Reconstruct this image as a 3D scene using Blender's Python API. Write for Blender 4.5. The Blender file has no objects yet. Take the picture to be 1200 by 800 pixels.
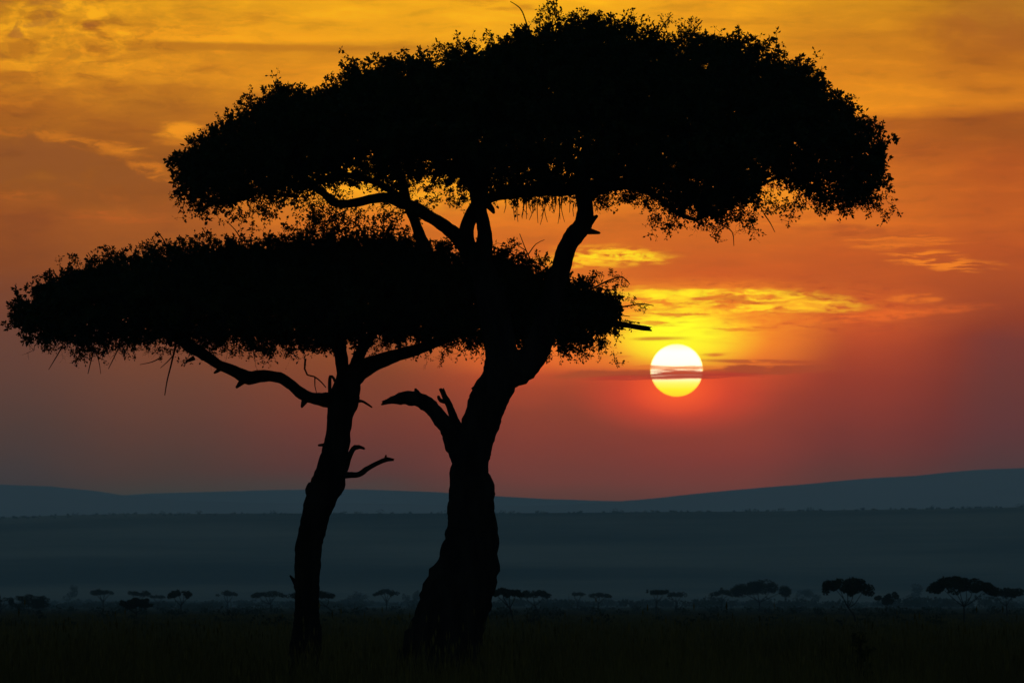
import bpy, math, random
import numpy as np
from mathutils import Vector

PI = math.pi
sc = bpy.context.scene
C = sc.collection

# ------------------------------------------------------------------ camera, exposure
F = 6723.0                      # focal length in photo pixels (10.2 degrees across 1200)
PITCH = math.atan(308 / F)      # level line sits at photo row 708
CAM = np.array([0.0, 0.0, 2.0])
cam_d = bpy.data.cameras.new('camera'); cam = bpy.data.objects.new('camera', cam_d); C.objects.link(cam)
cam.location = CAM; cam.rotation_euler = (PI / 2 + PITCH, 0, 0)
cam_d.sensor_width = 36; cam_d.lens = 36 * F / 1200
cam_d.clip_start = 0.5; cam_d.clip_end = 200000
cam_d.dof.use_dof = True; cam_d.dof.focus_distance = 128; cam_d.dof.aperture_fstop = 8
sc.camera = cam
sc.render.resolution_x, sc.render.resolution_y = 1024, 682
sc.view_settings.view_transform = 'Standard'; sc.view_settings.look = 'None'
sc.view_settings.exposure = 0; sc.view_settings.gamma = 1
sc.render.engine = 'CYCLES'
cy = sc.cycles
cy.use_denoising = True
cy.max_bounces = 4; cy.diffuse_bounces = 2; cy.glossy_bounces = 1; cy.transmission_bounces = 2
cy.transparent_max_bounces = 12; cy.volume_bounces = 0
cy.sample_clamp_indirect = 2.0

_r = np.array([1.0, 0, 0]); _f = np.array([0, math.cos(PITCH), math.sin(PITCH)]); _u = np.array([0, -math.sin(PITCH), math.cos(PITCH)])
def P(px, py, Y):
    """the point at depth Y that the photo shows at pixel (px, py)"""
    d = _r * ((px - 600) / F) + _u * ((400 - py) / F) + _f
    return CAM + d * (Y / d[1])

# ------------------------------------------------------------------ air
SIGMA = 6.2e-5                  # haze density per metre
BOX_TOP, BOX_FAR = 405.0, 20000.0
AIR = (0.0235, 0.0495, 0.0610)  # what the air itself looks like at full depth
SUN_AZ, SUN_EL = (793 - 600) * 0.008522, (708 - 434) * 0.008522   # degrees

def lin(c):
    return tuple(((v / 255) / 12.92 if v / 255 <= 0.04045 else ((v / 255 + 0.055) / 1.055) ** 2.4) for v in c)

# ------------------------------------------------------------------ node helper
class G:
    def __init__(self, tree): self.t = tree; self.n = tree.nodes; self.l = tree.links
    def node(self, typ, **kw):
        n = self.n.new(typ)
        for k, v in kw.items(): setattr(n, k, v)
        return n
    def put(self, sock, v):
        if hasattr(v, 'is_output'): self.l.new(v, sock)
        else: sock.default_value = v
    def m(self, op, a, b=None, c=None, clamp=False):
        n = self.node('ShaderNodeMath', operation=op, use_clamp=clamp)
        self.put(n.inputs[0], a)
        if b is not None: self.put(n.inputs[1], b)
        if c is not None: self.put(n.inputs[2], c)
        return n.outputs[0]
    def add(self, a, b): return self.m('ADD', a, b)
    def sub(self, a, b): return self.m('SUBTRACT', a, b)
    def mul(self, a, b): return self.m('MULTIPLY', a, b)
    def div(self, a, b): return self.m('DIVIDE', a, b)
    def ss(self, x, lo, hi, a=0.0, b=1.0):
        n = self.node('ShaderNodeMapRange', interpolation_type='SMOOTHSTEP', clamp=True)
        for i, v in enumerate((x, lo, hi, a, b)): self.put(n.inputs[i], v)
        return n.outputs[0]
    def xyz(self, x, y, z):
        n = self.node('ShaderNodeCombineXYZ')
        for i, v in enumerate((x, y, z)): self.put(n.inputs[i], v)
        return n.outputs[0]
    def noise(self, vec, scale=1.0, detail=4.0, rough=0.55, dist=0.0):
        n = self.node('ShaderNodeTexNoise')
        self.put(n.inputs['Vector'], vec); n.inputs['Scale'].default_value = scale
        n.inputs['Detail'].default_value = detail; n.inputs['Roughness'].default_value = rough
        n.inputs['Distortion'].default_value = dist
        return n.outputs[0]
    def mix(self, f, a, b, blend='MIX', clampf=True):
        n = self.node('ShaderNodeMix', data_type='RGBA', blend_type=blend, clamp_factor=clampf)
        self.put(n.inputs[0], f)
        for s, v in ((n.inputs[6], a), (n.inputs[7], b)):
            if not hasattr(v, 'is_output') and len(v) == 3: v = tuple(v) + (1,)
            self.put(s, v)
        return n.outputs[2]
    def ramp(self, f, stops, interp='EASE'):
        n = self.node('ShaderNodeValToRGB'); cr = n.color_ramp; cr.interpolation = interp
        while len(cr.elements) < len(stops): cr.elements.new(0.5)
        for e, (p, c) in zip(cr.elements, sorted(stops)):
            e.position = p; e.color = tuple(c) + (1,) if len(c) == 3 else c
        self.put(n.inputs[0], f)
        return n.outputs[0]

# ------------------------------------------------------------------ sky
def build_world():
    w = bpy.data.worlds.new('World'); sc.world = w; w.use_nodes = True
    nt = w.node_tree; nt.nodes.clear(); g = G(nt)
    tc = g.node('ShaderNodeTexCoord'); sp = g.node('ShaderNodeSeparateXYZ'); g.l.new(tc.outputs['Generated'], sp.inputs[0])
    x, y, z = sp.outputs
    DEG = 180 / PI
    az = g.mul(g.m('ARCTAN2', x, y), DEG)
    el = g.mul(g.m('ARCSINE', z), DEG)
    K = 0.008522
    # sky bearings in units of 1/117 degree, so that the numbers below stay readable
    U = g.add(g.div(az, K), 600.0)
    V = g.sub(708.0, g.div(el, K))
    # slow bending of the cloud layers
    wn = g.noise(g.xyz(g.mul(U, 0.0045), g.mul(V, 0.013), 3.3), 1.0, 3, 0.5)
    wn2 = g.noise(g.xyz(g.mul(U, 0.02), g.mul(V, 0.07), 8.3), 1.0, 4, 0.6)
    Vw = g.add(V, g.add(g.mul(g.sub(wn, 0.5), 26.0), g.mul(g.sub(wn2, 0.5), 9.0)))
    fac = g.m('DIVIDE', g.add(Vw, 20.0), 640.0, clamp=True)
    def col(stops): return g.ramp(fac, [((p + 20) / 640.0, lin(c)) for p, c in stops], 'LINEAR')
    cols = [
        (0, col([(0, (218, 146, 24)), (30, (200, 130, 32)), (50, (218, 140, 18)), (92, (214, 132, 18)), (125, (184, 105, 26)), (150, (160, 92, 33)), (180, (145, 84, 40)),
                 (210, (150, 86, 35)), (235, (160, 84, 28)), (260, (148, 79, 36)), (300, (138, 74, 38)), (350, (119, 69, 48)), (400, (103, 67, 54)), (450, (92, 65, 56)),
                 (500, (80, 63, 57)), (550, (66, 61, 60)), (598, (48, 58, 61))])),
        (180, col([(0, (216, 146, 28)), (36, (232, 152, 18)), (49, (224, 142, 18)), (56, (198, 124, 26)), (88, (224, 140, 16)), (110, (186, 112, 26)), (150, (172, 98, 30)), (200, (154, 88, 35)),
                   (250, (168, 87, 27)), (300, (150, 80, 31)), (350, (135, 74, 40)), (420, (117, 70, 50)), (450, (107, 68, 53)), (500, (92, 64, 55)), (550, (76, 62, 57)), (580, (62, 64, 61)), (598, (57, 62, 63))])),
        (420, col([(0, (240, 165, 14)), (46, (238, 158, 16)), (56, (205, 130, 26)), (80, (225, 140, 20)), (130, (225, 135, 20)), (190, (225, 132, 18)), (215, (240, 145, 10)), (260, (215, 112, 20)), (300, (190, 95, 22)),
                   (350, (170, 85, 25)), (400, (145, 76, 38)), (450, (127, 68, 48)), (500, (112, 62, 52)), (550, (90, 60, 56)), (575, (74, 65, 62)), (598, (66, 64, 65))])),
        (640, col([(0, (246, 172, 8)), (60, (238, 160, 14)), (130, (232, 145, 15)), (200, (235, 135, 12)), (232, (232, 128, 12)), (260, (215, 108, 12)), (300, (212, 100, 10)), (330, (222, 112, 10)), (370, (232, 120, 6)), (400, (238, 110, 3)),
                   (425, (222, 92, 6)), (440, (186, 68, 18)), (455, (165, 62, 28)), (485, (140, 58, 36)), (520, (125, 56, 43)), (560, (107, 58, 50)), (580, (92, 61, 55)), (598, (80, 63, 60))])),
        (850, col([(0, (238, 158, 16)), (60, (228, 145, 18)), (130, (225, 135, 15)), (200, (222, 120, 12)), (250, (214, 105, 8)), (285, (204, 94, 6)), (325, (204, 84, 6)), (340, (226, 110, 4)), (370, (240, 118, 2)), (400, (245, 105, 2)),
                   (425, (215, 76, 8)), (440, (200, 66, 10)), (460, (172, 56, 20)), (500, (148, 52, 30)), (540, (126, 52, 42)), (570, (108, 57, 50)), (598, (84, 64, 61))])),
        (1000, col([(0, (214, 142, 26)), (50, (205, 126, 26)), (80, (214, 128, 20)), (125, (232, 138, 6)), (132, (226, 130, 10)), (142, (178, 94, 28)), (180, (192, 96, 20)), (220, (208, 104, 10)), (260, (214, 102, 6)), (290, (194, 84, 14)),
                    (330, (192, 80, 14)), (360, (206, 84, 12)), (390, (190, 70, 16)), (410, (172, 62, 24)), (440, (150, 56, 36)), (480, (132, 54, 42)), (520, (112, 54, 48)), (560, (92, 60, 56)), (598, (78, 65, 64))])),
        (1190, col([(0, (180, 115, 35)), (50, (174, 100, 35)), (80, (186, 106, 30)), (122, (212, 120, 10)), (132, (200, 110, 16)), (142, (164, 86, 32)), (160, (160, 84, 34)), (200, (180, 84, 25)), (260, (192, 86, 10)), (295, (185, 78, 15)),
                    (330, (170, 72, 25)), (370, (148, 65, 40)), (400, (120, 60, 52)), (450, (106, 59, 54)), (500, (95, 58, 57)), (545, (78, 60, 60)), (598, (70, 64, 65))])),
    ]
    c = cols[0][1]
    for (x0, _), (x1, b) in zip(cols, cols[1:]):
        c = g.mix(g.ss(U, x0 + 8.0, x1 - 8.0), c, b)
    # cloud texture: long wisps drawn out along the horizon
    def wisp(sx, sy, seed, det=5.0, rough=0.6, dist=0.0):
        return g.noise(g.xyz(g.mul(U, sx), g.mul(Vw, sy), seed), 1.0, det, rough, dist)
    n1 = wisp(0.012, 0.06, 1.7); n2 = wisp(0.03, 0.045, 5.1, 6, 0.62, 0.4)
    high = g.ss(V, 430.0, 180.0)                                   # the layers fade out towards the horizon
    c = g.mix(g.mul(high, 1.0), c, g.mix(1.0, c, g.ramp(n1, [(0.3, (0.80, 0.77, 0.82)), (0.5, (0.98,) * 3), (0.7, (1.12, 1.16, 1.0))]), 'MULTIPLY'))
    fr1 = g.noise(g.xyz(g.mul(U, 0.017), g.mul(V, 0.055), 44.0), 1.0, 6, 0.65, 0.5); fr2 = g.noise(g.xyz(g.mul(U, 0.012), g.mul(V, 0.075), 71.0), 1.0, 6, 0.68, 0.3)
    Ur = g.add(U, g.mul(g.sub(fr1, 0.5), 90.0)); Vr = g.add(V, g.mul(g.sub(fr2, 0.5), 24.0))
    def blob(cx, cy, rx, ry, tilt=0.0, inner=0.2, vv=None):
        """soft ellipse in bearing / elevation"""
        du = g.sub(U if ry > 38 else Ur, cx); dv = g.sub(V if ry > 38 or ry < 6.5 else Vr, cy)
        if tilt: dv = g.sub(dv, g.mul(du, tilt))
        d = g.m('SQRT', g.add(g.m('POWER', g.div(du, rx), 2.0), g.m('POWER', g.div(dv, ry), 2.0)))
        return g.ss(d, 1.0, inner)
    def over(mask, colour, k=1.0, tex=None, lo=0.42, hi=0.6):
        nonlocal c
        f = g.mul(mask, k)
        if tex is not None: f = g.mul(f, g.ss(tex, lo, hi))
        c = g.mix(f, c, lin(colour))
    nf = wisp(0.022, 0.13, 9.4, 6, 0.62, 0.3)                      # fine streaks
    nr = wisp(0.028, 0.085, 14.9, 6, 0.66, 0.6)                    # ragged cloud edges
    ns = wisp(0.010, 0.16, 21.3, 5, 0.6, 0.2)                      # long thin lines
    # cloudy corner up on one side
    over(blob(50, 30, 190, 70), (246, 168, 20), 0.75, n2, 0.44, 0.60)
    over(blob(40, 40, 170, 75), (178, 112, 42), 0.8, wisp(0.026, 0.05, 31.0, 6, 0.62, 0.5), 0.50, 0.64)
    over(blob(107, 33, 20, 9), (166, 94, 40), 0.8)
    over(blob(12, 46, 16, 9), (176, 106, 40), 0.6)
    over(blob(105, 58, 26, 14), (240, 150, 16), 0.6, n2, 0.4, 0.55)
    over(blob(230, 40, 210, 13, 0.02), (246, 160, 14), 0.6, nf, 0.38, 0.58)
    over(blob(300, 22, 60, 9, -0.12), (196, 124, 34), 0.7, nf, 0.36, 0.58)
    over(blob(590, 8, 60, 9, 0.05), (196, 120, 40), 0.6, nf, 0.4, 0.6)
    over(blob(290, 47, 190, 6, 0.004, 0.3), (250, 164, 14), 0.85, nf, 0.34, 0.52)
    over(blob(300, 57, 200, 6, 0.004, 0.3), (192, 118, 28), 0.75)
    over(blob(258, 63, 26, 4, 0.0, 0.3), (232, 146, 18), 0.8, nf, 0.34, 0.5)
    over(blob(170, 108, 150, 10, 0.0, 0.3), (178, 104, 30), 0.5)
    # the grey bank and the lit edge that runs down along it
    over(blob(75, 205, 200, 62, 0.12, 0.4), (146, 84, 40), 0.75, n2, 0.3, 0.55)
    over(blob(30, 158, 70, 10, 0.03), (190, 106, 26), 0.7, nr, 0.42, 0.58)
    over(blob(110, 172, 90, 10, 0.20), (206, 116, 20), 0.9, nr, 0.36, 0.54)
    over(blob(150, 178, 26, 4, -0.1), (232, 136, 14), 0.8, nf, 0.32, 0.5)
    over(blob(180, 202, 50, 11, 0.30), (206, 114, 20), 0.95, nr, 0.34, 0.52)
    over(blob(212, 156, 34, 17, -0.05), (240, 146, 12), 0.95, nr, 0.30, 0.52)
    over(blob(190, 168, 26, 6, 0.0), (216, 126, 18), 0.6, nf, 0.32, 0.5)
    over(blob(25, 232, 60, 12, 0.05), (178, 92, 22), 0.7, nr, 0.38, 0.56)
    over(blob(150, 256, 90, 10, 0.04), (186, 90, 22), 0.75, nf, 0.38, 0.58)
    over(blob(50, 256, 50, 12), (136, 74, 42), 0.6, nr, 0.36, 0.56)
    # light behind the branches
    over(blob(480, 215, 230, 42), (252, 166, 10), 0.9, nr, 0.30, 0.58)
    over(blob(420, 216, 70, 14), (255, 176, 14), 0.8, nf, 0.3, 0.55)
    over(blob(900, 225, 90, 34, 0.1), (246, 146, 8), 0.85, nr, 0.34, 0.56)
    over(blob(960, 262, 110, 9, 0.06), (236, 124, 8), 0.7, nf, 0.36, 0.56)
    # dull patch, and wisps on the far side
    over(blob(1150, 40, 130, 46), (172, 98, 36), 0.6, n2, 0.34, 0.6)
    over(blob(1010, 272, 110, 13, 0.07), (178, 78, 22), 0.8, nf, 0.34, 0.54)
    over(blob(1040, 286, 90, 7, -0.05), (222, 108, 10), 0.75, nf, 0.38, 0.54)
    over(blob(1095, 307, 86, 14, 0.10, 0.3), (240, 124, 8), 0.95, wisp(0.016, 0.22, 83.0, 5, 0.6, 0.3), 0.46, 0.56)
    over(blob(1060, 284, 110, 14, 0.02, 0.3), (228, 112, 8), 0.8, wisp(0.014, 0.24, 91.0, 5, 0.6, 0.3), 0.50, 0.60)
    over(blob(1075, 351, 44, 7, 0.02, 0.3), (228, 108, 12), 0.9, nf, 0.36, 0.52)
    over(blob(1010, 372, 190, 9, -0.08), (228, 96, 14), 0.8, nf, 0.40, 0.56)
    # bright streak beside the limb
    over(blob(708, 301, 96, 16, -0.02, 0.35), (255, 186, 8), 1.0, wisp(0.03, 0.17, 97.0, 6, 0.64, 0.4), 0.40, 0.52)
    over(blob(712, 301, 80, 9, -0.02, 0.3), (255, 220, 20), 0.95, wisp(0.05, 0.2, 99.0, 5, 0.6, 0.3), 0.46, 0.56)
    # wide glow and broken cloud over the sun
    over(blob(805, 395, 210, 74, 0.0, 0.0), (255, 150, 0), 0.85, g.ss(V, 444.0, 424.0), 0.0, 1.0)
    over(blob(850, 353, 200, 18, 0.03, 0.35), (255, 194, 4), 1.0, wisp(0.022, 0.15, 103.0, 6, 0.62, 0.4), 0.42, 0.54)
    over(blob(815, 345, 120, 8, 0.01, 0.3), (255, 226, 8), 0.85, nf, 0.40, 0.55)
    over(blob(930, 357, 90, 11, 0.06, 0.3), (255, 176, 8), 0.8, nf, 0.42, 0.54)
    over(blob(798, 396, 112, 46, 0.0, 0.2), (255, 222, 0), 1.0, g.ss(V, 444.0, 424.0), 0.0, 1.0)
    over(blob(790, 392, 80, 39, 0.0, 0.15), (255, 248, 0), 0.95, g.ss(V, 440.0, 420.0), 0.0, 1.0)
    over(blob(830, 372, 140, 34, 0.02, 0.3), (226, 108, 6), 0.85, ns, 0.535, 0.62)
    over(blob(860, 352, 120, 9, 0.03, 0.3), (214, 104, 8), 0.8, ns, 0.50, 0.58)
    over(blob(770, 397, 52, 3.6, -0.01, 0.2), (206, 112, 4), 0.85, nf, 0.28, 0.5)
    over(blob(846, 416, 26, 3.4, -0.03, 0.2), (210, 96, 4), 0.85, nf, 0.28, 0.5)
    over(blob(724, 418, 34, 2.6, 0.0, 0.2), (214, 112, 4), 0.6)
    near_tex = g.noise(g.xyz(g.mul(U, 0.035), g.mul(Vr, 0.26), 52.0), 1.0, 5, 0.62, 0.3)
    c = g.mix(blob(880, 358, 300, 48, 0.02, 0.35), c, g.mix(1.0, c, g.ramp(near_tex, [(0.34, (0.80, 0.62, 0.6)), (0.47, (1.0,) * 3), (0.62, (1.10, 1.28, 1.0))]), 'MULTIPLY'))
    left_tex = g.noise(g.xyz(g.mul(Ur, 0.016), g.mul(Vr, 0.045), 63.0), 1.0, 6, 0.62, 0.8)
    c = g.mix(blob(70, 60, 330, 130, 0.0, 0.25), c, g.mix(1.0, c, g.ramp(left_tex, [(0.36, (0.76, 0.70, 1.0)), (0.49, (0.98, 0.98, 1.0)), (0.62, (1.16, 1.20, 1.0))]), 'MULTIPLY'))
    # bank of low cloud that crosses the sun, and the red light beneath
    over(blob(793, 460, 140, 58, 0.0, 0.0), (236, 58, 2), 0.8, g.ss(V, 436.0, 446.0), 0.0, 1.0)
    over(blob(793, 455, 72, 40, 0.0, 0.0), (255, 84, 0), 0.9, g.ss(V, 436.0, 446.0), 0.0, 1.0)
    over(blob(720, 438, 110, 8.5, -0.03, 0.45), (168, 66, 16), 0.95, nf, 0.18, 0.36)
    over(blob(890, 434, 120, 6.5, -0.03, 0.4), (166, 62, 18), 0.92, nf, 0.24, 0.42)
    over(blob(900, 424, 110, 3.5, 0.02, 0.3), (176, 66, 16), 0.8, nf, 0.34, 0.48)
    # higher up and further round, the cloud deck evens out and dims
    away = g.m('SQRT', g.add(g.m('POWER', g.mul(g.sub(az, SUN_AZ), 0.62), 2.0), g.m('POWER', g.m('MAXIMUM', g.sub(el, 0.6), 0.0), 2.0)))
    c = g.mix(g.ss(el, 5.9, 9.0), c, g.mix(g.ss(away, 6.0, 20.0), lin((212, 140, 30)), lin((122, 92, 70))))
    c = g.mix(g.mul(g.ss(away, 5.5, 16.0), 0.6), c, lin((110, 84, 66)))
    # what must leave the air behind to be seen like this through it
    tanE = g.m('TANGENT', g.mul(g.m('MAXIMUM', el, 0.35), PI / 180))
    dist = g.m('MINIMUM', g.div(BOX_TOP, tanE), BOX_FAR)
    T = g.m('EXPONENT', g.mul(dist, -SIGMA))
    s1 = g.node('ShaderNodeVectorMath', operation='SCALE'); s1.inputs[0].default_value = AIR; g.put(s1.inputs['Scale'], g.sub(1.0, T))
    s2 = g.node('ShaderNodeVectorMath', operation='SUBTRACT'); g.l.new(c, s2.inputs[0]); g.l.new(s1.outputs[0], s2.inputs[1])
    s3 = g.node('ShaderNodeVectorMath', operation='SCALE'); g.l.new(s2.outputs[0], s3.inputs[0]); g.put(s3.inputs['Scale'], g.div(1.0, T))
    s4 = g.node('ShaderNodeVectorMath', operation='MAXIMUM'); g.l.new(s3.outputs[0], s4.inputs[0]); s4.inputs[1].default_value = (0.0, 0.0, 0.0)
    sb = g.node('ShaderNodeSeparateColor'); g.l.new(c, sb.inputs[0])
    warm = g.mul(g.m('MAXIMUM', g.sub(g.mul(g.sub(1.0, T), AIR[2]), sb.outputs[2]), 0.0), 0.95)
    s5 = g.node('ShaderNodeVectorMath', operation='ADD'); g.l.new(s2.outputs[0], s5.inputs[0]); g.l.new(g.xyz(0.0, warm, 0.0), s5.inputs[1]); g.l.new(s5.outputs[0], s3.inputs[0])
    bg = g.node('ShaderNodeBackground'); g.l.new(s4.outputs[0], bg.inputs[0]); bg.inputs[1].default_value = 1.0
    # the rest of the evening sky
    sky = g.node('ShaderNodeTexSky', sky_type='NISHITA', sun_disc=False)
    sky.air_density = 1.0; sky.dust_density = 0.3; sky.ozone_density = 2.6
    sky.sun_elevation = math.radians(SUN_EL); sky.sun_rotation = math.radians(SUN_AZ)
    bg2 = g.node('ShaderNodeBackground'); g.l.new(sky.outputs[0], bg2.inputs[0]); bg2.inputs[1].default_value = 0.138
    dd = g.m('SQRT', g.add(g.m('POWER', g.mul(g.sub(az, SUN_AZ), 0.55), 2.0), g.m('POWER', el, 2.0)))
    near = g.ss(dd, 30.0, 7.2)
    ms = g.node('ShaderNodeMixShader'); g.put(ms.inputs[0], near); g.l.new(bg2.outputs[0], ms.inputs[1]); g.l.new(bg.outputs[0], ms.inputs[2])
    out = g.node('ShaderNodeOutputWorld'); g.l.new(ms.outputs[0], out.inputs[0])
    w.cycles.sampling_method = 'MANUAL'; w.cycles.sample_map_resolution = 1024
build_world()

# ------------------------------------------------------------------ sun lamp (very low, almost spent)
sa, se = math.radians(SUN_AZ), math.radians(SUN_EL)
SUN_DIR = np.array([math.sin(sa) * math.cos(se), math.cos(sa) * math.cos(se), math.sin(se)])
ld = bpy.data.lights.new('sun_lamp', 'SUN'); ld.energy = 0.03; ld.color = (1.0, 0.5, 0.2); ld.angle = math.radians(0.5)
lo = bpy.data.objects.new('sun_lamp', ld); C.objects.link(lo)
lo.rotation_euler = Vector(-SUN_DIR).to_track_quat('-Z', 'Y').to_euler()

# ------------------------------------------------------------------ materials
def mat(name, build):
    m = bpy.data.materials.new(name); m.use_nodes = True; nt = m.node_tree; nt.nodes.clear()
    g = G(nt); build(g); return m
def surface(name, a, b, scale, rough=0.95, bump=0.0, bscale=None, stretch=(1, 1, 1), detail=6):
    def f(g):
        tc = g.node('ShaderNodeTexCoord'); mp = g.node('ShaderNodeMapping'); g.l.new(tc.outputs['Object'], mp.inputs[0]); mp.inputs['Scale'].default_value = stretch
        n = g.noise(mp.outputs[0], scale, detail, 0.6)
        col = g.ramp(n, [(0.32, a), (0.68, b)])
        p = g.node('ShaderNodeBsdfDiffuse'); g.l.new(col, p.inputs['Color']); p.inputs['Roughness'].default_value = rough
        if bump:
            bn = g.node('ShaderNodeBump'); bn.inputs['Strength'].default_value = bump; bn.inputs['Distance'].default_value = 0.03
            g.put(bn.inputs['Height'], g.noise(mp.outputs[0], bscale or scale * 3, 8, 0.65)); g.l.new(bn.outputs[0], p.inputs['Normal'])
        o = g.node('ShaderNodeOutputMaterial'); g.l.new(p.outputs[0], o.inputs[0])
    return mat(name, f)
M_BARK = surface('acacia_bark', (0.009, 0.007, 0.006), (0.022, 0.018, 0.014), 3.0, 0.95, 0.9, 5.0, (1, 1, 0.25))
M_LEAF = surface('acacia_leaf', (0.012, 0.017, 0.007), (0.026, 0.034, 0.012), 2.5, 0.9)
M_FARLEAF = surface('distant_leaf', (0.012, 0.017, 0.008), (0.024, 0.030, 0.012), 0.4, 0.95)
M_GRASS = surface('dry_grass', (0.042, 0.034, 0.009), (0.125, 0.092, 0.024), 0.18, 0.95)
M_GROUND = surface('dry_plain', (0.022, 0.017, 0.006), (0.045, 0.034, 0.013), 0.02, 1.0, 0.0, None, (1, 1, 1), 8)
M_HILL = surface('wooded_slope', (0.018, 0.024, 0.015), (0.19, 0.145, 0.085), 0.0035, 1.0, 0.0, None, (0.35, 0.8, 1.0), 9)
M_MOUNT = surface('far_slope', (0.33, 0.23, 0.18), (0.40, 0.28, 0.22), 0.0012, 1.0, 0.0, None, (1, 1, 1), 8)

# ------------------------------------------------------------------ mesh helpers
class MB:
    """collects vertices and polygons (quads / tris) for one mesh"""
    def __init__(self): self.v = []; self.f = []; self.mi = []; self.n = 0
    def add(self, V, Fq, mi=0):
        V = np.asarray(V, float).reshape(-1, 3); Fq = np.asarray(Fq, int)
        self.v.append(V); self.f.append(Fq + self.n); self.mi.append(np.full(len(Fq), mi)); self.n += len(V)
    def build(self, name, mats, parent=None, smooth=False, origin=(0, 0, 0)):
        me = bpy.data.meshes.new(name)
        V = np.concatenate(self.v) - np.asarray(origin, float)
        me.vertices.add(len(V)); me.vertices.foreach_set('co', V.ravel())
        tot = np.concatenate([np.full(len(f), f.shape[1]) for f in self.f])
        idx = np.concatenate([f.ravel() for f in self.f])
        me.loops.add(len(idx)); me.loops.foreach_set('vertex_index', idx.astype(np.int32))
        me.polygons.add(len(tot)); st = np.concatenate([[0], np.cumsum(tot)[:-1]])
        me.polygons.foreach_set('loop_start', st.astype(np.int32)); me.polygons.foreach_set('loop_total', tot.astype(np.int32))
        me.polygons.foreach_set('material_index', np.concatenate(self.mi).astype(np.int32))
        if smooth: me.polygons.foreach_set('use_smooth', np.ones(len(tot), bool))
        for m in (mats if isinstance(mats, (list, tuple)) else [mats]): me.materials.append(m)
        me.update(calc_edges=True); me.validate()
        o = bpy.data.objects.new(name, me); C.objects.link(o)
        if parent is not None: o.parent = parent
        else: o.location = origin
        return o

def catmull(pts, rad, step):
    P_ = np.asarray(pts, float); R = np.asarray(rad, float); out = []; ro = []
    Q = np.vstack([2 * P_[0] - P_[1], P_, 2 * P_[-1] - P_[-2]]); S = np.concatenate([[R[0]], R, [R[-1]]])
    for i in range(1, len(Q) - 2):
        n = max(1, int(np.linalg.norm(Q[i + 1] - Q[i]) / step))
        for k in range(n):
            t = k / n; a, b, c, d = Q[i - 1], Q[i], Q[i + 1], Q[i + 2]
            out.append(0.5 * (2 * b + (c - a) * t + (2 * a - 5 * b + 4 * c - d) * t * t + (3 * b - 3 * c + d - a) * t ** 3))
            ro.append(S[i] + (S[i + 1] - S[i]) * t)
    out.append(P_[-1]); ro.append(R[-1])
    return np.array(out), np.array(ro)

def tube(mb, pts, rad, sides=10, step=0.12, rough=0.0, rng=None, cap=True, mi=0):
    c, r = catmull(pts, rad, step) if step else (np.asarray(pts, float), np.asarray(rad, float))
    n = len(c); T = np.gradient(c, axis=0); T /= np.linalg.norm(T, axis=1)[:, None] + 1e-9
    ref = np.array([0.13, 1.0, 0.07]); ref = ref - T[0] * ref.dot(T[0]); ref /= np.linalg.norm(ref)
    ang = np.linspace(0, 2 * PI, sides, endpoint=False); V = np.zeros((n, sides, 3))
    L = np.concatenate([[0], np.cumsum(np.linalg.norm(np.diff(c, axis=0), axis=1))])
    ph = rng.uniform(0, 6.28, 12) if rng is not None else np.zeros(12)
    for i in range(n):
        ref = ref - T[i] * ref.dot(T[i]); ref /= np.linalg.norm(ref) + 1e-9; b = np.cross(T[i], ref)
        rr = np.full(sides, r[i])
        if rough:
            l = L[i]
            rr = rr * (1 + rough * (0.5 * np.sin(3 * ang + 1.1 * l + ph[0]) + 0.35 * np.sin(5 * ang - 2.3 * l + ph[1]) + 0.5 * np.sin(2 * ang + 3.1 * l + ph[2])
                       + 0.30 * np.sin(7 * ang + 4.7 * l + ph[3]) + 0.25 * np.sin(ang + 7.9 * l + ph[4]) + 0.26 * np.sin(4 * ang - 13.0 * l + ph[5]) + 0.24 * np.sin(9 * ang + 21 * l + ph[6]) + 0.16 * np.sin(6 * ang - 33 * l + ph[7]) + 0.12 * np.sin(3 * ang + 47 * l + ph[8])))
        if rough: rr = rr * (1 + rng.normal(0, 0.016, sides))
        V[i] = c[i] + rr[:, None] * (np.cos(ang)[:, None] * ref + np.sin(ang)[:, None] * b)
    if rough >= 0.139: V[-1] += T[-1] * (r[-1] * rng.uniform(-0.3, 2.2, sides))[:, None]
    idx = np.arange(n * sides).reshape(n, sides)
    a = idx[:-1]; b_ = idx[1:]
    Fq = np.stack([a, np.roll(a, -1, 1), np.roll(b_, -1, 1), b_], -1).reshape(-1, 4)
    mb.add(V, Fq, mi)
    if cap:
        for ring, cc in ((V[0], c[0]), (V[-1], c[-1] + T[-1] * r[-1] * 0.6)):
            k = np.arange(sides); mb.add(np.vstack([ring, cc]), np.stack([k, np.roll(k, -1), np.full(sides, sides)], -1), mi)

def empty(name, loc, label, cat, group=None):
    o = bpy.data.objects.new(name, None); C.objects.link(o); o.location = loc
    o['label'] = label; o['category'] = cat
    if group: o['group'] = group
    return o

def frames(D, rng):
    """rotation matrices that take +Z to each row of D with a random roll"""
    D = D / (np.linalg.norm(D, axis=1)[:, None] + 1e-9)
    a = rng.normal(size=D.shape); x = np.cross(a, D); x /= np.linalg.norm(x, axis=1)[:, None] + 1e-9
    y = np.cross(D, x)
    return np.stack([x, y, D], -1)

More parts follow.
